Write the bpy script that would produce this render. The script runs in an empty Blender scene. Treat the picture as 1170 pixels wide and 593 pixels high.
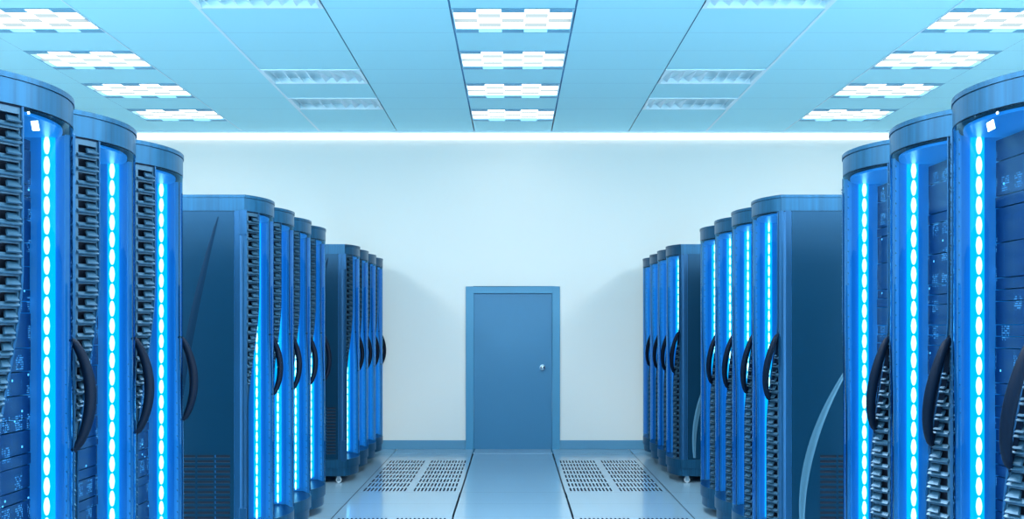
import bpy, bmesh, math, random
from mathutils import Vector, Matrix
random.seed(4)
PI = math.pi
col = bpy.context.scene.collection
sc = bpy.context.scene

# ------------------------------------------------------------------ helpers
class MB:
    def __init__(s):
        s.v = []; s.f = []; s.m = []; s.sm = []
    def face(s, pts, mi=0, smooth=False):
        b = len(s.v); s.v += [tuple(p) for p in pts]
        s.f.append(tuple(range(b, b + len(pts)))); s.m.append(mi); s.sm.append(smooth)
    def box(s, x0, x1, y0, y1, z0, z1, mi=0, M=None):
        c = [(x, y, z) for z in (z0, z1) for y in (y0, y1) for x in (x0, x1)]
        if M is not None: c = [tuple(M @ Vector(p)) for p in c]
        b = len(s.v); s.v += c
        for q in ((0,2,3,1),(4,5,7,6),(0,1,5,4),(2,6,7,3),(0,4,6,2),(1,3,7,5)):
            s.f.append(tuple(b + i for i in q)); s.m.append(mi); s.sm.append(False)
    def grid(s, fn, nu, nv, mi=0, smooth=True, skip=None):
        b = len(s.v)
        for j in range(nv + 1):
            for i in range(nu + 1):
                s.v.append(tuple(fn(i / nu, j / nv)))
        for j in range(nv):
            for i in range(nu):
                if skip and skip(i, j): continue
                a = b + j * (nu + 1) + i
                s.f.append((a, a + 1, a + nu + 2, a + nu + 1)); s.m.append(mi); s.sm.append(smooth)
    def prism(s, outline, z0, z1, mi=0, smooth_side=False):
        n = len(outline); b = len(s.v)
        s.v += [(x, y, z0) for x, y in outline] + [(x, y, z1) for x, y in outline]
        s.f.append(tuple(b + i for i in range(n))[::-1]); s.m.append(mi); s.sm.append(False)
        s.f.append(tuple(b + n + i for i in range(n))); s.m.append(mi); s.sm.append(False)
        for i in range(n):
            j = (i + 1) % n
            s.f.append((b + i, b + j, b + n + j, b + n + i)); s.m.append(mi); s.sm.append(smooth_side)
    def tube(s, pts, rad, n=10, mi=0, flat=1.0):
        b = len(s.v); P = [Vector(p) for p in pts]
        for i, p in enumerate(P):
            t = (P[min(i + 1, len(P) - 1)] - P[max(i - 1, 0)]).normalized()
            a = t.cross(Vector((0, 1, 0.01))).normalized(); c = t.cross(a).normalized()
            r = rad[i] if isinstance(rad, (list, tuple)) else rad
            for k in range(n):
                w = 2 * PI * k / n
                s.v.append(tuple(p + a * (math.cos(w) * r) + c * (math.sin(w) * r * flat)))
        for i in range(len(P) - 1):
            for k in range(n):
                k2 = (k + 1) % n
                s.f.append((b + i*n + k, b + i*n + k2, b + (i+1)*n + k2, b + (i+1)*n + k)); s.m.append(mi); s.sm.append(True)
        s.f.append(tuple(b + k for k in range(n))[::-1]); s.m.append(mi); s.sm.append(False)
        e = b + (len(P) - 1) * n
        s.f.append(tuple(e + k for k in range(n))); s.m.append(mi); s.sm.append(False)
    def lathe(s, prof, c, axis='z', n=20, mi=0):
        b = len(s.v)
        for (r, h) in prof:
            for k in range(n):
                w = 2 * PI * k / n; u, v = r * math.cos(w), r * math.sin(w)
                if axis == 'z': p = (c[0] + u, c[1] + v, c[2] + h)
                elif axis == 'y': p = (c[0] + u, c[1] + h, c[2] + v)
                else: p = (c[0] + h, c[1] + u, c[2] + v)
                s.v.append(p)
        for i in range(len(prof) - 1):
            for k in range(n):
                k2 = (k + 1) % n
                s.f.append((b + i*n + k, b + i*n + k2, b + (i+1)*n + k2, b + (i+1)*n + k)); s.m.append(mi); s.sm.append(True)
        s.f.append(tuple(b + k for k in range(n))); s.m.append(mi); s.sm.append(False)
        e = b + (len(prof) - 1) * n
        s.f.append(tuple(e + k for k in range(n))); s.m.append(mi); s.sm.append(False)
    def build(s, name, mats, parent=None, loc=(0, 0, 0), bevel=0, normals=True, flip=False):
        if flip:                                   # mirrored across the x axis line (y -> -y)
            s.v = [(x, -y, z) for x, y, z in s.v]
        me = bpy.data.meshes.new(name); me.from_pydata(s.v, [], s.f)
        if not isinstance(mats, (list, tuple)): mats = [mats]
        for m in mats: me.materials.append(m)
        me.polygons.foreach_set('material_index', s.m)
        me.polygons.foreach_set('use_smooth', s.sm)
        if normals:
            bm = bmesh.new(); bm.from_mesh(me)
            bmesh.ops.remove_doubles(bm, verts=bm.verts, dist=1e-6)
            bmesh.ops.recalc_face_normals(bm, faces=bm.faces)
            for e_ in bm.edges:
                if len(e_.link_faces) == 2 and e_.calc_face_angle(0) > math.radians(38): e_.smooth = False
            bm.to_mesh(me); bm.free()
        me.update()
        o = bpy.data.objects.new(name, me); col.objects.link(o)
        o.location = loc
        if parent: o.parent = parent
        if bevel:
            b = o.modifiers.new('bevel', 'BEVEL'); b.width = bevel; b.segments = 2
            b.limit_method = 'ANGLE'; b.angle_limit = math.radians(40)
        return o

def empty(name, loc=(0, 0, 0), rz=0):
    o = bpy.data.objects.new(name, None); col.objects.link(o)
    o.location = loc; o.rotation_euler = (0, 0, rz); o.empty_display_size = 0.1
    return o
def tag(o, label=None, cat=None, group=None, kind=None):
    if label: o['label'] = label
    if cat: o['category'] = cat
    if group: o['group'] = group
    if kind: o['kind'] = kind
    return o
def copy_tree(o, parent=None):
    c = o.copy(); col.objects.link(c)
    if parent: c.parent = parent
    for ch in list(o.children): copy_tree(ch, c)
    return c

# ------------------------------------------------------------------ materials
def mat(name, base, rough=0.5, metal=0.0, spec=0.5, emis=None, estr=0, bump=0, bscale=60, streak=0, coat=0):
    m = bpy.data.materials.new(name); m.use_nodes = True
    nt = m.node_tree; N = nt.nodes; L = nt.links; b = N['Principled BSDF']
    b.inputs['Base Color'].default_value = (*base, 1); b.inputs['Roughness'].default_value = rough
    b.inputs['Metallic'].default_value = metal; b.inputs['Specular IOR Level'].default_value = spec
    b.inputs['Coat Weight'].default_value = coat; b.inputs['Coat Roughness'].default_value = 0.08
    if emis:
        b.inputs['Emission Color'].default_value = (*emis, 1); b.inputs['Emission Strength'].default_value = estr
    tc = N.new('ShaderNodeTexCoord')
    if streak:      # brushed vertical streaks in the metal
        mp = N.new('ShaderNodeMapping'); mp.inputs['Scale'].default_value = (streak, streak, 0.8)
        n = N.new('ShaderNodeTexNoise'); n.inputs['Scale'].default_value = 1; n.inputs['Detail'].default_value = 3
        L.new(tc.outputs['Object'], mp.inputs['Vector']); L.new(mp.outputs['Vector'], n.inputs['Vector'])
        r = N.new('ShaderNodeValToRGB')
        r.color_ramp.elements[0].position = 0.3; r.color_ramp.elements[1].position = 0.75
        r.color_ramp.elements[0].color = (*[c * 0.72 for c in base], 1)
        r.color_ramp.elements[1].color = (*[min(1, c * 1.25) for c in base], 1)
        L.new(n.outputs['Fac'], r.inputs['Fac']); L.new(r.outputs['Color'], b.inputs['Base Color'])
    if bump:
        n2 = N.new('ShaderNodeTexNoise'); n2.inputs['Scale'].default_value = bscale; n2.inputs['Detail'].default_value = 4
        bp = N.new('ShaderNodeBump'); bp.inputs['Strength'].default_value = bump; bp.inputs['Distance'].default_value = 0.01
        L.new(tc.outputs['Object'], n2.inputs['Vector']); L.new(n2.outputs['Fac'], bp.inputs['Height'])
        L.new(bp.outputs['Normal'], b.inputs['Normal'])
    return m

def emit(name, c, s):
    m = bpy.data.materials.new(name); m.use_nodes = True
    nt = m.node_tree; nt.nodes.clear()
    o = nt.nodes.new('ShaderNodeOutputMaterial'); e = nt.nodes.new('ShaderNodeEmission')
    e.inputs['Color'].default_value = (*c, 1); e.inputs['Strength'].default_value = s
    nt.links.new(e.outputs[0], o.inputs['Surface']); return m

def glass_mat(name, tint, ior=1.5, gl=(1, 1, 1)):
    m = bpy.data.materials.new(name); m.use_nodes = True
    nt = m.node_tree; nt.nodes.clear(); N = nt.nodes; L = nt.links
    o = N.new('ShaderNodeOutputMaterial'); t = N.new('ShaderNodeBsdfTransparent'); g = N.new('ShaderNodeBsdfGlossy')
    t.inputs['Color'].default_value = (*tint, 1); g.inputs['Roughness'].default_value = 0.03
    g.inputs['Color'].default_value = (*gl, 1)
    f = N.new('ShaderNodeFresnel'); f.inputs['IOR'].default_value = ior
    mx = N.new('ShaderNodeMixShader')
    L.new(f.outputs[0], mx.inputs[0]); L.new(t.outputs[0], mx.inputs[1]); L.new(g.outputs[0], mx.inputs[2])
    L.new(mx.outputs[0], o.inputs['Surface']); return m

def equipment_mat():
    # dark server fronts with many tiny lit indicator dots (object space cells)
    m = bpy.data.materials.new('server_fronts'); m.use_nodes = True
    nt = m.node_tree; N = nt.nodes; L = nt.links; b = N['Principled BSDF']
    b.inputs['Base Color'].default_value = (0.004, 0.022, 0.085, 1); b.inputs['Roughness'].default_value = 0.45
    tc = N.new('ShaderNodeTexCoord'); oi = N.new('ShaderNodeObjectInfo')
    def cells(sx, sz, thr, off):
        mp = N.new('ShaderNodeMapping'); mp.inputs['Scale'].default_value = (0, sx, sz)
        mp.inputs['Location'].default_value = (off, 0.37, 0.21)
        L.new(tc.outputs['Object'], mp.inputs['Vector'])
        fl = N.new('ShaderNodeVectorMath'); fl.operation = 'FLOOR'; L.new(mp.outputs[0], fl.inputs[0])
        wn = N.new('ShaderNodeTexWhiteNoise'); wn.noise_dimensions = '4D'
        L.new(fl.outputs[0], wn.inputs['Vector']); L.new(oi.outputs['Random'], wn.inputs['W'])
        gt = N.new('ShaderNodeMath'); gt.operation = 'GREATER_THAN'; gt.inputs[1].default_value = thr
        L.new(wn.outputs['Value'], gt.inputs[0])
        fr = N.new('ShaderNodeVectorMath'); fr.operation = 'FRACTION'; L.new(mp.outputs[0], fr.inputs[0])
        sp = N.new('ShaderNodeSeparateXYZ'); L.new(fr.outputs[0], sp.inputs[0])
        a = N.new('ShaderNodeMath'); a.operation = 'LESS_THAN'; a.inputs[1].default_value = 0.6; L.new(sp.outputs['Y'], a.inputs[0])
        c = N.new('ShaderNodeMath'); c.operation = 'LESS_THAN'; c.inputs[1].default_value = 0.5; L.new(sp.outputs['Z'], c.inputs[0])
        m1 = N.new('ShaderNodeMath'); m1.operation = 'MULTIPLY'; L.new(a.outputs[0], m1.inputs[0]); L.new(c.outputs[0], m1.inputs[1])
        m2 = N.new('ShaderNodeMath'); m2.operation = 'MULTIPLY'; L.new(m1.outputs[0], m2.inputs[0]); L.new(gt.outputs[0], m2.inputs[1])
        return m2
    fine = cells(150, 120, 0.45, 0); blk = cells(11, 9, 0.45, 3); big = cells(60, 60, 0.988, 7)
    k = N.new('ShaderNodeMath'); k.operation = 'MULTIPLY'; L.new(fine.outputs[0], k.inputs[0]); L.new(blk.outputs[0], k.inputs[1])
    k3 = N.new('ShaderNodeMath'); k3.operation = 'MULTIPLY'; k3.inputs[1].default_value = 0.4; L.new(k.outputs[0], k3.inputs[0])
    k4 = N.new('ShaderNodeMath'); k4.operation = 'MULTIPLY'; k4.inputs[1].default_value = 0.7; L.new(big.outputs[0], k4.inputs[0])
    s = N.new('ShaderNodeMath'); s.operation = 'ADD'; L.new(k3.outputs[0], s.inputs[0]); L.new(k4.outputs[0], s.inputs[1])
    b.inputs['Emission Color'].default_value = (0.15, 0.55, 1.0, 1)
    L.new(s.outputs[0], b.inputs['Emission Strength'])
    return m

M = {}
M['metal'] = mat('blue_grey_metal', (0.006, 0.070, 0.150), 0.33, 0.55, streak=45)
M['side'] = mat('side_panel_metal', (0.002, 0.042, 0.094), 0.28, 0.6, bump=0.04, bscale=300)
M['crease_lit'] = mat('crease_metal_lit', (0.06, 0.16, 0.24), 0.3, 0.5)  # brighter copy of the crease metal, caught light put into its colour
M['post'] = mat('corner_post_metal', (0.010, 0.075, 0.18), 0.3, 0.6, streak=14)
M['louvre'] = mat('louvre_metal', (0.022, 0.072, 0.125), 0.35, 0.4)
M['black'] = mat('black_plastic', (0.001, 0.005, 0.014), 0.5, spec=.06)
M['dark'] = mat('dark_slot', (0.004, 0.012, 0.03), 0.8)
M['inside'] = mat('inner_liner', (0.06, 0.36, 0.90), 0.45)
M['glass'] = glass_mat('blue_tinted_glass', (0.45, 0.80, 1.0), 1.38, gl=(.28, .68, 1.0))
M['equip'] = equipment_mat()
M['glow'] = mat('liner_led_glow', (0.04, 0.30, 0.62), 0.35, emis=(0.015, 0.21, 0.56), estr=.17)  # blue emission stands for LED light falling on the cabinet liners
M['led'] = emit('led_bead', (0.55, 0.97, 1.0), 1.7)
M['ledhalo'] = emit('led_halo', (0.0, 0.42, 1.0), .62)  # soft halo of the beads put in as an emissive strip
M['white'] = mat('white_glint', (0.85, 0.95, 1.0), 0.4, emis=(0.8, 0.95, 1), estr=0.6)  # glowing white stands for a reflected highlight on the glass
M['wall'] = mat('wall_paint', (0.80, 0.785, 0.745), 0.85, bump=0.05, bscale=120)
M['ceil'] = mat('ceiling_tile', (0.46, 0.86, 0.96), 0.8, bump=0.05, bscale=90)
M['void'] = mat('joint_shadow_gap', (0.01, 0.14, 0.32), 0.9)
M['tbar'] = mat('ceiling_rail_white', (0.75, 0.92, 1.0), 0.5)
M['grille'] = mat('grille_white', (0.75, 0.95, 1.0), 0.5)
M['floor'] = mat('floor_tile', (0.29, 0.45, 0.57), 0.17, spec=0.9, coat=.3, bump=0.02, bscale=40)
M['subfloor'] = mat('underfloor', (0.01, 0.03, 0.06), 0.9)
M['base'] = mat('baseboard_paint', (0.09, 0.27, 0.42), 0.5)
M['door'] = mat('door_paint', (0.025, 0.185, 0.35), 0.45, bump=0.05, bscale=150)
M['frame'] = mat('door_frame_paint', (0.05, 0.26, 0.44), 0.45)
M['knob'] = mat('knob_steel', (0.55, 0.65, 0.72), 0.2, 0.9)
M['panel'] = emit('light_diffuser', (0.90, 0.98, 1.0), 1.4)
M['cove'] = emit('cove_diffuser', (0.85, 0.96, 1.0), .5)
M['baf_d'] = mat('baffle_blue_grey', (0.16, 0.42, 0.60), 0.5)
m_ = bpy.data.materials.new('baffle_glare_washed'); m_.use_nodes = True  # paler material for the inner baffles stands for glare washing them out
nt_ = m_.node_tree; nt_.nodes.clear(); o_ = nt_.nodes.new('ShaderNodeOutputMaterial'); t_ = nt_.nodes.new('ShaderNodeBsdfTranslucent')
t_.inputs['Color'].default_value = (.17, .20, .21, 1); nt_.links.new(t_.outputs[0], o_.inputs['Surface']); M['baf_l'] = m_
M['crease_shaded'] = mat('crease_metal_shaded', (0.001, 0.016, 0.04), 0.5, 0.3, spec=.1)  # darker copy of the crease metal, shading put into its colour
M['caster'] = mat('caster_rubber', (0.35, 0.42, 0.47), 0.4)

# ------------------------------------------------------------------ dimensions
CAM = 1.58; F = 1100.0
CEIL = 4.12; BACK = 12.5; SIDE = 6.2; REAR = -3.0

# ------------------------------------------------------------------ room shell
# raised floor: tiles with open joints above a dark underfloor; openings for the perforated panels
XE = [-SIDE, -4.5, -3.5, -2.5, -1.5, -0.5, 0.5, 1.5, 2.5, 3.5, 4.5, SIDE]
FY = [REAR]
y = 8.62 - 3.43 * 3
BLK = []
for k in range(5):
    c = 8.62 + 3.43 * (k - 3)
    FY += [v for v in (c - 0.58, c, c + 0.60) if REAR < v < BACK]
    BLK.append((c + 0.60, c + 3.43 - 0.58))
FY = sorted(set(round(v, 4) for v in FY)) + [BACK]
f = MB()
for i in range(len(XE) - 1):
    for j in range(len(FY) - 1):
        x0, x1, y0, y1 = XE[i], XE[i + 1], FY[j], FY[j + 1]
        inlane = abs((x0 + x1) / 2) > 0.6 and abs((x0 + x1) / 2) < 1.4
        if inlane and y0 > 5.7 and y1 < 12 and y1 - y0 > 1.0:
            continue
        gx0 = 0.009 if abs(abs(x0) - .5) < .01 else 0.004
        gx1 = 0.009 if abs(abs(x1) - .5) < .01 else 0.004
        if x0 <= -SIDE: gx0 = 0
        if x1 >= SIDE: gx1 = 0
        f.face([(x0 + gx0, y0 + .0015, 0), (x1 - gx1, y0 + .0015, 0), (x1 - gx1, y1 - .0015, 0), (x0 + gx0, y1 - .0015, 0)])
f.face([(-SIDE, REAR, -.06), (SIDE, REAR, -.06), (SIDE, BACK, -.06), (-SIDE, BACK, -.06)], 1)
tag(f.build('floor', [M['floor'], M['subfloor']], normals=False), kind='structure')

# ceiling
LROWS = [(7.66, 8.30), (8.84, 9.48), (10.02, 10.66), (11.20, 11.86)]
GROWS = [(7.08, 7.66), (9.48, 10.02), (10.66, 11.20)]
CY = [REAR, -1.78, -.60, .58, 1.76, 2.94, 4.12, 5.30, 6.48, 7.08, 7.66, 8.30, 8.84, 9.48, 10.02, 10.66, 11.20, 11.86, BACK]
LX = [(-4.5, -3.5), (-.5, .5), (3.5, 4.5)]; GX = [(-2.5, -1.5), (1.5, 2.5)]
def isin(a, lst): return any(abs(a[0] - q[0]) < .01 and abs(a[1] - q[1]) < .01 for q in lst)
c = MB()
for i in range(len(XE) - 1):
    for j in range(len(CY) - 1):
        xr = (XE[i], XE[i + 1]); yr = (CY[j], CY[j + 1])
        if isin(xr, LX) and isin(yr, LROWS): continue
        if isin(xr, GX) and isin(yr, GROWS): continue
        g = lambda x: 0.008 if abs(abs(x) - .5) < .01 else (0.0045 if abs(abs(x) - 1.5) < .01 else (0.001 if abs(x) < SIDE else 0))
        a0, a1 = xr[0] + g(xr[0]), xr[1] - g(xr[1])
        c.face([(a0, yr[0] + .001, CEIL), (a0, yr[1] - .001, CEIL), (a1, yr[1] - .001, CEIL), (a1, yr[0] + .001, CEIL)])
c.face([(-SIDE, REAR, CEIL + .2), (-SIDE, BACK, CEIL + .2), (SIDE, BACK, CEIL + .2), (SIDE, REAR, CEIL + .2)], 1)
tag(c.build('ceiling', [M['ceil'], M['void']], normals=False), kind='structure')
for n, x in enumerate((-3.5, -2.5, 2.5, 3.5)):
    t = MB(); w = .012 if abs(x) < 3 else .004
    t.box(x - w, x + w, REAR, BACK - .001, CEIL - .006, CEIL - .0005)
    tag(t.build('trim_%d' % (n + 1), M['tbar']), kind='structure')

w = MB()   # back wall with a door opening
w.box(-SIDE, -.60, BACK, BACK + .15, -.06, CEIL + .2); w.box(.60, SIDE, BACK, BACK + .15, -.06, CEIL + .2)
w.box(-.60, .60, BACK, BACK + .15, 2.10, CEIL + .2)
tag(w.build('wall_back', M['wall'], normals=False), kind='structure')
for nm, x0, x1 in (('wall_left', -SIDE - .15, -SIDE), ('wall_right', SIDE, SIDE + .15)):
    w = MB(); w.box(x0, x1, REAR, BACK + .15, -.06, CEIL + .2)
    tag(w.build(nm, M['wall'], normals=False), kind='structure')
for nm, x0, x1 in (('baseboard_left', -SIDE, -.612), ('baseboard_right', .612, SIDE)):
    b = MB(); b.box(x0, x1, BACK - .015, BACK - .0005, .0, .115)
    tag(b.build(nm, M['base'], bevel=.004), kind='structure')

# door
d = empty('door_1', (0, BACK, 0)); tag(d, kind='structure')
d['label'] = 'closed blue door with a round steel knob in the far wall'
p = MB()
for s_ in (-1, 1): p.box(min(s_ * .51, s_ * .61), max(s_ * .51, s_ * .61), -.03, .10, -.06, 2.11)
p.box(-.51, .51, -.03, .10, 2.02, 2.11)
p.build('door_frame', M['frame'], d, bevel=.004)
p = MB(); p.box(-.509, .509, .0, .045, -.05, 2.019)
p.build('door_leaf', M['door'], d, bevel=.004)
p = MB(); p.lathe([(.036, 0), (.036, -.008), (.014, -.010), (.013, -.035), (.026, -.042), (.033, -.055), (.031, -.070), (.018, -.080), (.004, -.083)], (.385, 0, 1.06), 'y', 20)
p.build('door_knob', M['knob'], d)

# cove light along the top of the back wall
cv = empty('cove_light', (0, BACK, CEIL - .06)); tag(cv, 'long glowing white light strip where the far wall meets the ceiling', 'light')
p = MB(); p.box(-SIDE + .01, SIDE - .01, -.06, -.002, .035, .058); p.build('housing', M['tbar'], cv)
p = MB(); p.box(-SIDE + .01, SIDE - .01, -.05, -.004, -.045, .035); p.build('diffuser', M['cove'], cv)

# perforated floor panels (two fields of 12 x 8 long slots each)
def perforated_panel(xc, y0, y1, label):
    L_ = y1 - y0; r = empty('perforated_floor_panel', (xc, y0, 0))
    tag(r, label, 'floor panel', 'perforated floor panels in the aisle')
    xs = [-.496]; 
    fields = [(-.455, -.03), (.03, .455)]
    xe = [-.495]; xo = []
    for a, b in fields:
        n = 12; pt = (b - a) / n
        for k in range(n):
            xo.append((a + k * pt + pt * .26, a + k * pt + pt * .74))
    ye = []; n = 8; m_ = .02; pt = (L_ - 2 * m_) / n
    yo = [(m_ + k * pt + pt * .16, m_ + k * pt + pt * .84) for k in range(n)]
    X = sorted([-.495, .495] + [v for q in xo for v in q]); Y = sorted([.002, L_ - .002] + [v for q in yo for v in q])
    p = MB(); T = -.03
    for i in range(len(X) - 1):
        for j in range(len(Y) - 1):
            hole = (X[i], X[i+1]) in xo and (Y[j], Y[j+1]) in yo
            a, b, c0, d0 = X[i], X[i+1], Y[j], Y[j+1]
            if not hole:
                p.face([(a, c0, 0), (b, c0, 0), (b, d0, 0), (a, d0, 0)])
            else:
                p.face([(a, c0, 0), (b, c0, 0), (b, c0, T), (a, c0, T)], 1); p.face([(a, d0, 0), (b, d0, 0), (b, d0, T), (a, d0, T)], 1)
                p.face([(a, c0, 0), (a, d0, 0), (a, d0, T), (a, c0, T)], 1); p.face([(b, c0, 0), (b, d0, 0), (b, d0, T), (b, c0, T)], 1)
    p.build('slotted_plate', [M['floor'], M['subfloor']], r, normals=False)
    p = MB(); p.box(-.495, .495, .002, .02, -.05, -.001); p.box(-.495, .495, L_ - .02, L_ - .002, -.05, -.001)
    p.build('support_rail', M['subfloor'], r)
    return r
for (y0, y1) in BLK:
    if not (5.0 < y0 < 10): continue
    far = y0 > 8
    for s_ in (-1, 1):
        side = 'left' if s_ < 0 else 'right'
        lab = ('perforated floor panel left of the central lane, fully in view near the wall' if s_ < 0 else
               'perforated floor panel right of the central lane, fully in view near the wall') if far else (
               'nearer perforated floor panel left of the central lane, cut by the bottom edge' if s_ < 0 else
               'nearer perforated floor panel right of the central lane, cut by the bottom edge')
        perforated_panel(s_ * 1.0, y0, y1, lab)

# ------------------------------------------------------------------ ceiling lights
def make_light():
    r = empty('ceiling_light')
    W, D = .992, .62
    p = MB(); t = .012
    p.box(-W/2, W/2, -D/2, -D/2 + t, -.004, .05); p.box(-W/2, W/2, D/2 - t, D/2, -.004, .05)
    p.box(-W/2, -W/2 + t, -D/2 + t, D/2 - t, -.004, .05); p.box(W/2 - t, W/2, -D/2 + t, D/2 - t, -.004, .05)
    p.build('frame', M['baf_d'], r)
    p = MB(); p.box(-W/2 + t, W/2 - t, -D/2 + t, D/2 - t, .030, .049); p.build('diffuser', M['panel'], r)
    ww, dd = (W - 2*t) / 5, (D - 2*t) / 5
    for i in range(5):
        for j in range(5):
            if (i + j) % 2: continue
            edge = j in (0, 4); q = MB()
            x0 = -W/2 + t + i * ww; yc = -D/2 + t + (j + .5) * dd
            if j == 0: yc -= dd * .15
            if j == 4: yc += dd * .15
            hh = dd * (.33 if edge else .42)
            zz = -.003 if edge else .004
            xa, xb = x0 + .003, x0 + ww - .003
            if edge: q.box(xa, xb, yc - hh, yc + hh, zz, zz + .004)
            else: q.face([(xa, yc - hh, zz), (xa, yc + hh, zz), (xb, yc + hh, zz), (xb, yc - hh, zz)])
            q.build('baffle' if edge else 'inner_baffle', M['baf_d'] if edge else M['baf_l'], r)
    return r
lp = None
cn = {0: 'left', 1: 'middle', 2: 'right'}; rn = ['nearest', 'second nearest', 'third nearest', 'farthest']
for ci, (x0, x1) in enumerate(LX):
    for ri, (y0, y1) in enumerate(LROWS):
        o = make_light() if lp is None else copy_tree(lp)
        lp = lp or o
        o.location = ((x0 + x1) / 2, (y0 + y1) / 2, CEIL); o.scale.y = (y1 - y0) / .64 if False else 1
        tag(o, 'checkered ceiling light panel, %s of four in the %s column' % (rn[ri], cn[ci]), 'ceiling light', 'checkered ceiling lights in the %s column' % cn[ci])

# ceiling air grilles
def make_grille():
    r = empty('ceiling_air_grille')
    W, D, H = .99, .57, .05; t = .03
    p = MB()
    p.box(-W/2, W/2, -D/2, -D/2 + t, -.008, .0); p.box(-W/2, W/2, D/2 - t, D/2, -.008, .0)
    p.box(-W/2, -W/2 + t, -D/2 + t, D/2 - t, -.008, .0); p.box(W/2 - t, W/2, -D/2 + t, D/2 - t, -.008, .0)
    p.build('frame', M['tbar'], r)
    p = MB(); e = .004
    x0, x1, y0, y1 = -W/2 + t, W/2 - t, -D/2 + t, D/2 - t
    p.box(x0 - e, x0, y0, y1, .001, H); p.box(x1, x1 + e, y0, y1, .001, H)
    p.box(x0, x1, y0 - e, y0, .001, H); p.box(x0, x1, y1, y1 + e, .001, H); p.box(x0 - e, x1 + e, y0 - e, y1 + e, H, H + e)
    p.build('recess', M['grille'], r)
    p = MB(); p.box(x1 - .06, x1 - .012, y0 + .01, y0 + .09, H - .02, H - .001); p.build('inlet', M['void'], r)
    for k in range(8):
        sgn = -1 if k < 4 else 1
        x = -.40 + k * .80 / 7
        # triangular vanes leaning away from the middle
        p = MB(); h = .045; lean = .05 * sgn
        A = [(x, y0 + .03, .002), (x, y1 - .01, .002), (x + lean, y1 - .01, .002 + h)]
        B = [(a_ + .006, b_, c_) for a_, b_, c_ in A]
        p.face(A); p.face(B)
        for u in range(3): p.face([A[u], A[(u+1) % 3], B[(u+1) % 3], B[u]])
        p.build('vane', M['tbar'], r)
    return r
gp = None
gn = ['nearest and cut off', 'middle one', 'farthest']
for ci, (x0, x1) in enumerate(GX):
    for ri, (y0, y1) in enumerate(GROWS):
        o = make_grille() if gp is None else copy_tree(gp); gp = gp or o
        o.location = ((x0 + x1) / 2, (y0 + y1) / 2, CEIL); 
        if ri: o.scale.y = .95
        if ci: o.scale.x = -1
        tag(o, 'pale ceiling air grille %s of the middle lights, %s of three' % ('left' if ci == 0 else 'right', gn[ri]), 'air grille', 'air grilles %s of the middle lights' % ('left' if ci == 0 else 'right'))

# ------------------------------------------------------------------ server racks
W = .586; HW = W / 2; SAG = .10; R_ = (HW * HW + SAG * SAG) / (2 * SAG); TM = math.asin(HW / R_)
DEP = 1.10; TOP = 2.42; GZ0, GZ1 = .245, 2.315
def arc(v, off=0.0):                    # v 0..1 across the curved front; off outward
    th = (2 * v - 1) * TM
    return (-R_ + (R_ + off) * math.cos(th), (R_ + off) * math.sin(th))
def sm(t): t = max(0, min(1, t)); return t * t * (3 - 2 * t)
def vL(z): return .045 + .155 * sm((z - 1.05) / .75)
def vR(z): return .955 - .155 * sm((1.65 - z) / .75)
def outline(off=0.0, back=DEP, n=20):
    YM = HW + max(min(off, .0025), -.02)
    pts = [arc(i / n, off) for i in range(n + 1)]
    pts = [(x, max(-YM, min(YM, y_))) for x, y_ in pts]
    return [(-back, -YM)] + pts + [(-back, YM)]

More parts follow.
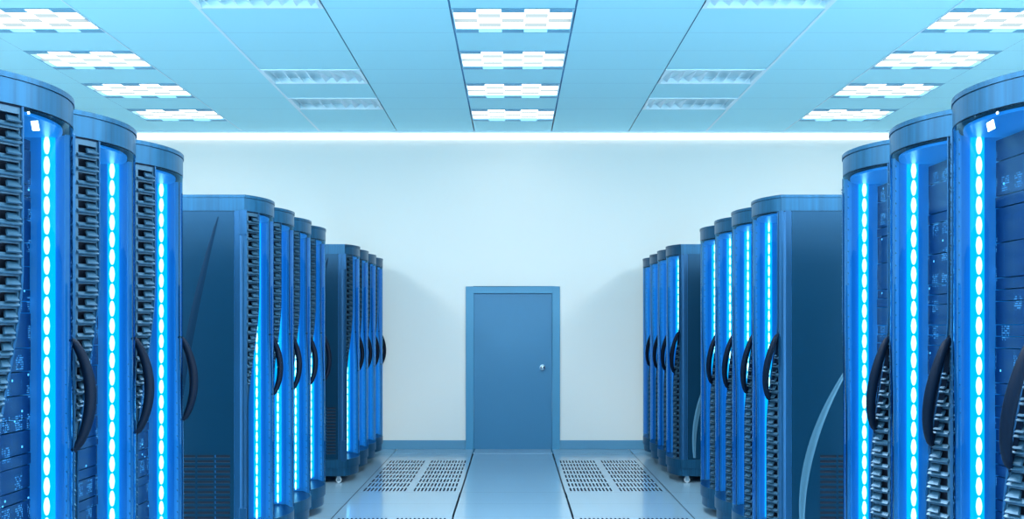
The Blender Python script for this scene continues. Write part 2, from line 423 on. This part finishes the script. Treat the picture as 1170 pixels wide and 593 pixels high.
def louvre_panel(upper, parent, lit):
    # curved sheet between the corner post and the glass edge, a ladder of open slots with a bent vane in each
    p = MB()
    pitch = .054; z0, z1 = GZ0, GZ1
    n = int((z1 - z0) / pitch)
    def edge(z): return vL(z) if upper else vR(z)
    def S(u, z, off=-.004):             # u 0 at the post, 1 at the glass
        a = .035 if upper else .965
        v = a + (edge(z) - a) * u
        x, y_ = arc(v, off); return (x, y_, z)
    for k in range(n + 1):
        za = z0 + k * pitch; zb = min(za + pitch, z1)
        if zb - za < .002: continue
        width = abs(edge((za + zb) / 2) - (.035 if upper else .965))
        hs, he = za + pitch * .30, za + pitch * .86
        if width > .035 and he < z1 - .02:
            U = [0, .12, .50, .90, 1]; Z = [za, hs, he, zb]
            for j in range(3):
                for i in range(4):
                    if j == 1 and i in (1, 2): continue
                    for off in (-.004, -.016):
                        p.face([S(U[i], Z[j], off), S(U[i+1], Z[j], off), S(U[i+1], Z[j+1], off), S(U[i], Z[j+1], off)])
            # slot rims
            for zz in (hs, he): p.face([S(.12, zz), S(.9, zz), S(.9, zz, -.016), S(.12, zz, -.016)])
            for uu in (.12, .9): p.face([S(uu, hs), S(uu, he), S(uu, he, -.016), S(uu, hs, -.016)])
            # vane
            a, b_ = (.42, .90)
            lo = (-.002, .010) if not upper else (-.002, .010)
            A = [S(a, hs + .003, .012), S(b_, hs + .003, .012), S(b_, he - .004, -.018), S(a + .15, he - .004, -.018)]
            B = [(q[0] - .006, q[1], q[2] - .004) for q in A]
            p.face(A); p.face(B)
            for u in range(4): p.face([A[u], A[(u+1) % 4], B[(u+1) % 4], B[u]])
            # bent lip under each slot
            A = [S(.06, hs, -.004), S(.94, hs, -.004), S(.94, hs - .012, .010), S(.06, hs - .012, .010)]
            B = [(q[0] - .004, q[1], q[2] - .004) for q in A]
            p.face(A); p.face(B)
            for u in range(4): p.face([A[u], A[(u+1) % 4], B[(u+1) % 4], B[u]])
        else:
            for i in range(2):
                for off in (-.004, -.016):
                    p.face([S(i/2, za, off), S((i+1)/2, za, off), S((i+1)/2, zb, off), S(i/2, zb, off)])
    o = p.build('louvre_panel', M['louvre'], parent, normals=False)
    q = MB()                            # dark backing behind the slots
    def Bk(u, t):
        z = z0 + (z1 - z0) * t; x, y_, _ = S(u, z, -.0175 if lit else -.05); return (x, y_, z)
    q.grid(Bk, 3, 30)
    def Fin(u, t):
        z = z0 + (z1 - z0) * t; x, y_, _ = S(.985, z, -.014 - .075 * u); return (x, y_, z)
    if not lit: q.grid(Fin, 1, 30)
    q.build('slot_backing', M['dark'], o, normals=False)
    if lit:                             # lining on the inner side, LED light put in as blue emission
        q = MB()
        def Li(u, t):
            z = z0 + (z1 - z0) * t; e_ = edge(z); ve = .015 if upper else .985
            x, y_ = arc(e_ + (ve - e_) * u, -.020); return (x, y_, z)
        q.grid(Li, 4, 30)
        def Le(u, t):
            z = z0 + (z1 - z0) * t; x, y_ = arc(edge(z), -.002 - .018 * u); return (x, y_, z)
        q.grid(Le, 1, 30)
        q.build('glowing_lining', M['glow'], o, normals=False)
    return o

def side_panel(s_, r, swoosh=True):
    y0 = s_ * HW; out = s_
    # flat sheet with vent slots, and a long curved crease
    panel = MB(); T = .010
    XA, XB, ZA, ZB = -DEP + .03, -.165, .245, 2.315
    cols = [(-.385, -.285), (-.275 + .0, -.185)]
    cols = [(-.60, -.51), (-.50, -.41), (-.40, -.295), (-.285, -.19)]
    if s_ > 0: cols = [(-.66, -.565), (-.555, -.46), (-.45, -.345)]
    slots = [(.30 + k * .0325, .30 + k * .0325 + .017) for k in range(15)]
    X = sorted([XA, XB] + [v for q in cols for v in q]); Z = sorted([ZA, ZB] + [v for q in slots for v in q])
    yo = s_ * (HW); yi = s_ * (HW - T)
    for i in range(len(X) - 1):
        for j in range(len(Z) - 1):
            a, b_, c_, d_ = X[i], X[i+1], Z[j], Z[j+1]
            if (a, b_) in cols and (c_, d_) in slots:
                panel.face([(a, yo, c_), (b_, yo, c_), (b_, yi, c_), (a, yi, c_)]); panel.face([(a, yo, d_), (b_, yo, d_), (b_, yi, d_), (a, yi, d_)])
                panel.face([(a, yi, c_), (b_, yi, c_), (b_, yi, d_), (a, yi, d_)], 1)
                continue
            panel.face([(a, yo, c_), (b_, yo, c_), (b_, yo, d_), (a, yo, d_)])
    o = panel.build('side_panel', [M['side'], M['dark']], r, normals=False)
    # long crescent crease: high on one side of the cabinet, low on the other
    q = MB(); n = 40
    ZL, ZH = (1.05, 2.28) if s_ < 0 else (.26, 1.40)
    def cres(u, t):
        z = ZL + t * (ZH - ZL); k = (z - 1.32) / .98
        g_ = 2.30 - z
        xc = -(.26 + .29 * g_ - .066 * g_ * g_) if s_ < 0 else -(.23 + .334 * (z - .39) ** 2)
        wd = .004 + (.021 * math.sin(PI * min(1, (1 - t) * .8)) ** .8 if s_ < 0 else .008 + .014 * math.sin(PI * min(1, t * 1.1)) )
        a = (u - .5) * 2
        h = .0028 * (1 - abs(a) ** 1.5)
        return (xc + a * wd, s_ * (HW + h + .0002), z)
    q.grid(cres, 8, n)
    q.build('curved_crease', M['crease_shaded'] if s_ < 0 else M['crease_lit'], o, normals=False)
    return o

def make_rack(led_side, beads):
    """front faces +x; louvres high on -y side, handle and low louvres on +y side."""
    r = empty('server_rack')
    # body: back, inner side skins, roof plate, bottom plate
    b = MB(); T = .012; i0 = HW - T
    b.box(-DEP, -DEP + .02, -HW, HW, .24, 2.32)
    b.box(-DEP + .02, -.36, -i0, -i0 + .004, .24, 2.32); b.box(-DEP + .02, -.36, i0 - .004, i0, .24, 2.32)
    b.build('cabinet_body', M['side'], r)
    for q in (-1, 1):
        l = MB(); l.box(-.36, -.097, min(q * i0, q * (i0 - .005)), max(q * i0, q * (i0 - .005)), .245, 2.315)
        l.build('glowing_liner' if q == led_side else 'inner_liner', M['glow'] if q == led_side else M['inside'], r)
    l = MB(); l.prism([(x, y_ * .94) for x, y_ in outline(-.03, .36)], 2.300, 2.311); l.build('inner_roof', M['glow'], r)  # roof liner glows in place of LED light reaching it
    side_panel(-1, r); side_panel(1, r)
    # cap
    cp = MB(); cp.prism(outline(.002), 2.318, 2.400, smooth_side=True)
    cap = cp.build('top_cap', M['metal'], r)
    cp = MB(); cp.prism(outline(.006), 2.402, TOP, smooth_side=True)
    cp.build('lid', M['metal'], cap)
    cp = MB(); cp.prism(outline(-.004), 2.398, 2.404, smooth_side=True); cp.prism(outline(-.001), 2.312, 2.319, smooth_side=True)
    cp.build('shadow_gap', M['black'], cap)
    # plinth, stepped
    pl = MB(); pl.prism(outline(.002), .155, .243, smooth_side=True); pl.prism(outline(-.012), .075, .155, smooth_side=True)
    pl.build('plinth', M['metal'], r)
    # casters
    for cx in (-.17, -DEP + .12):
        for cy in (-HW + .07, HW - .07):
            k = MB(); k.lathe([(.028, -.011), (.030, -.008), (.030, .008), (.028, .011)], (cx, cy, .030), 'y', 18)
            w_ = k.build('caster', M['caster'], r)
            k = MB(); k.box(cx - .018, cx + .018, cy - .019, cy - .014, .022, .074); k.box(cx - .018, cx + .018, cy + .014, cy + .019, .022, .074); k.box(cx - .022, cx + .022, cy - .022, cy + .022, .068, .076)
            k.build('fork', M['knob'], w_)
    # corner posts
    for s_ in (-1, 1):
        pts = []
        v0, v1 = (0, .033) if s_ < 0 else (1, .967)
        for q in range(4):
            pts.append(arc(v0 + (v1 - v0) * q / 3, 0))
        ins = [arc(v0 + (v1 - v0) * q / 3, -.012) for q in (3, 2)]
        poly = [(-.163, s_ * HW)] + [(-.128, s_ * HW)] + [(-.120, s_ * (HW - .003))] + [(-.112, s_ * HW)] + pts + ins + [(-.125, s_ * (HW - .012)), (-.163, s_ * (HW - .010))]
        k = MB(); k.prism(poly, .243, 2.318); k.build('corner_post', M['post'], r)
    # hinge boxes
    for (a, b_) in ((2.165, 2.325), (.225, .435)):
        k = MB(); k.box(-.135, -.085, -HW - .002, -HW + .0105, a, b_); k.build('hinge', M['post'], r, bevel=.004)
    louvre_panel(True, r, led_side < 0); louvre_panel(False, r, led_side > 0)
    # equipment behind the glass
    e = MB(); z = .27; k = 0
    while z < 2.26:
        h = random.choice([.044, .044, .088, .132])
        h = min(h, 2.29 - z)
        dx = random.choice([0, .002, .004])
        e.box(-.30, -.235 + dx, -i0 + .022, i0 - .022, z + .002, z + h - .002)
        z += h
    e.build('equipment_panel', M['equip'], r)
    # led beads on an emissive halo strip at the far side, standing inside the glass
    ly = led_side * .262; lx = -.148
    st = MB(); st.box(lx - .038, lx + .004, ly - .012, ly + .012, .27, 2.31)
    strip = st.build('led_halo_strip', M['ledhalo'], r)
    z = 2.27; first = None; allb = MB()
    bs = 1 if beads else .62
    prof = [(a_ * bs, h_) for a_, h_ in ((.0015, -.034), (.006, -.030), (.0095, -.019), (.0115, 0), (.0095, .019), (.006, .030), (.0015, .034))]
    while z > .29:
        if beads:
            if first is None:
                kb = MB(); kb.lathe(prof, (lx - .017, ly - led_side * .013, 0), 'z', 10)
                first = kb.build('led', M['led'], strip, normals=False); first.location.z = z
            else:
                q = first.copy(); col.objects.link(q); q.location.z = z
        else:
            allb.lathe(prof, (lx - .017, ly - led_side * .013, z), 'z', 8)
        z -= .076
    if not beads: allb.build('led_row', M['led'], strip, normals=False)
    # curved glass door
    g = MB(); N_, Z_ = 18, 60
    def G(off):
        def fn(u, t):
            z = GZ0 + (GZ1 - GZ0) * t; v = vL(z) + (vR(z) - vL(z)) * u
            x, y_ = arc(v, off); return (x, y_, z)
        return fn
    g.grid(G(.000), N_, Z_)
    door = g.build('glass_door', M['glass'], r, normals=False)
    # thin metal edge following the curved outline of the glass
    for ed, name in ((vL, 'door_edge'), (vR, 'door_edge')):
        pts = []
        for q in range(Z_ + 1):
            z = GZ0 + (GZ1 - GZ0) * q / Z_; x, y_ = arc(ed(z), .001); pts.append((x, y_, z))
        k = MB(); k.tube(pts, .0045, 6); k.build(name, M['post'], door)
    # crescent handle
    pts = []; rad = []
    for q in range(25):
        t = q / 24; z = 1.115 + t * (1.535 - 1.115)
        v = vR(z) + .012; bulge = -.004 + .068 * math.sin(PI * t) ** .62
        x, y_ = arc(v, bulge); pts.append((x, y_, z)); rad.append(.011 + .011 * math.sin(PI * t) ** .5)
    k = MB(); k.tube(pts, rad, 10); k.build('handle', M['black'], door)
    k = MB()
    def pad(u, t):
        z = 1.10 + t * .45; hw_ = .030 * math.sin(PI * max(.02, min(.98, t))) ** .5; v = vR(z) + .012
        x, y_ = arc(v + (u - .5) * 2 * hw_, .003); return (x, y_, z)
    k.grid(pad, 4, 16); k.build('handle_recess', M['black'], door, normals=False)
    return r

PITCH = .594
GRP = {'front': (3.10, 3), 'middle': (6.09, 4), 'far': (9.72, 4)}
ordn = ['nearest', 'second', 'third', 'fourth']
for side in ('left', 'right'):
    led = 1 if side == 'left' else -1
    proto_b = proto_s = None
    for gname, (y0, n) in GRP.items():
        for k in range(n):
            if gname == 'front':
                r = make_rack(led, True) if proto_b is None else copy_tree(proto_b); proto_b = proto_b or r
            else:
                r = make_rack(led, False) if proto_s is None else copy_tree(proto_s); proto_s = proto_s or r
            yc = y0 + PITCH * (k + .5)
            r.location = (-1.60 if side == 'left' else 1.60, yc, 0); r.rotation_euler.z = 0 if side == 'left' else PI
            if gname == 'front':
                lab = ['%s foreground server cabinet, nearest and cut by the %s frame edge',
                       '%s foreground server cabinet with curved glass, middle one of the three',
                       '%s foreground server cabinet with curved glass, last of three before the gap'][k]
                lab = lab % ((side, side) if k == 0 else side)
            else:
                pos = ['nearest of four with flat side showing', 'second of four from the camera', 'third of four from the camera',
                       'farthest of four' + (' beside the gap' if gname == 'middle' else ' near the end wall')][k]
                lab = 'blue server cabinet, %s group on %s, %s' % (gname, side, pos)
            tag(r, lab, 'server cabinet', 'server cabinets in the %s %s group' % (gname, side))
            if gname == 'front' and k == 0: first_rack = r
    # painted glint squares on the glass of the nearest cabinet are added below

# glowing squares in place of a glint on each row's nearest cabinet glass
def add_glint(rack, led):
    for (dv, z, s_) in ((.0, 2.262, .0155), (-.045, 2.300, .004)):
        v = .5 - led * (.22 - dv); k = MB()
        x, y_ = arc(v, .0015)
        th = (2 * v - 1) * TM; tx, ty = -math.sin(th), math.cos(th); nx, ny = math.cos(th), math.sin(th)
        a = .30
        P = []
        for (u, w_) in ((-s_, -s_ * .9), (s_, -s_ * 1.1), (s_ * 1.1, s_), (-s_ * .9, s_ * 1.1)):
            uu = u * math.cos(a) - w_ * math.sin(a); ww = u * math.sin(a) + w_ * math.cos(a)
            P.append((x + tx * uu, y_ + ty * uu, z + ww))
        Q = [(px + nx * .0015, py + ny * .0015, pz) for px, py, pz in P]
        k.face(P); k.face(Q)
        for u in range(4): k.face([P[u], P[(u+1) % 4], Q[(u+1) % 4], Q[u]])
        o = k.build('painted_glint', M['white'], [c_ for c_ in rack.children if c_.name.startswith('glass_door')][0])
        o['label'] = 'small tilted white highlight painted high on the glass'
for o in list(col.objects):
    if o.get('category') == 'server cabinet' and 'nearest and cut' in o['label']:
        add_glint(o, 1 if o.location.x < 0 else -1)

# ------------------------------------------------------------------ light
wd = bpy.data.worlds.new('world'); sc.world = wd; wd.use_nodes = True
bg = wd.node_tree.nodes['Background']; bg.inputs[0].default_value = (0.45, 0.76, 1.0, 1); bg.inputs[1].default_value = 1.3

def area(name, loc, size, power, colr, rot=(0, 0, 0)):
    l = bpy.data.lights.new(name, 'AREA'); l.shape = 'RECTANGLE'; l.size, l.size_y = size; l.energy = power; l.color = colr
    o = bpy.data.objects.new(name, l); col.objects.link(o); o.location = loc; o.rotation_euler = rot; return o
# the same three columns of ceiling lamps carry on over and behind the camera
for x in (-4, 0, 4):
    area('ceiling_lamp', (x, 2.3, CEIL - .02), (.95, 9.0), 250, (.88, .97, 1.0))

cam = bpy.data.cameras.new('camera'); co = bpy.data.objects.new('camera', cam); col.objects.link(co)
co.location = (0, 0, CAM); co.rotation_euler = (PI / 2, 0, 0)
cam.sensor_width = 36; cam.lens = F / 1170 * 36; cam.shift_y = 77.5 / 1170; cam.shift_x = -1 / 1170
cam.clip_start = .05; cam.clip_end = 100
sc.camera = co
sc.view_settings.view_transform = 'Standard'; sc.view_settings.look = 'None'
sc.view_settings.gamma = 1; sc.view_settings.exposure = 1.6; sc.view_settings.use_curve_mapping = False
sc.cycles.max_bounces = 10; sc.cycles.transparent_max_bounces = 12
sc.cycles.use_denoising = True
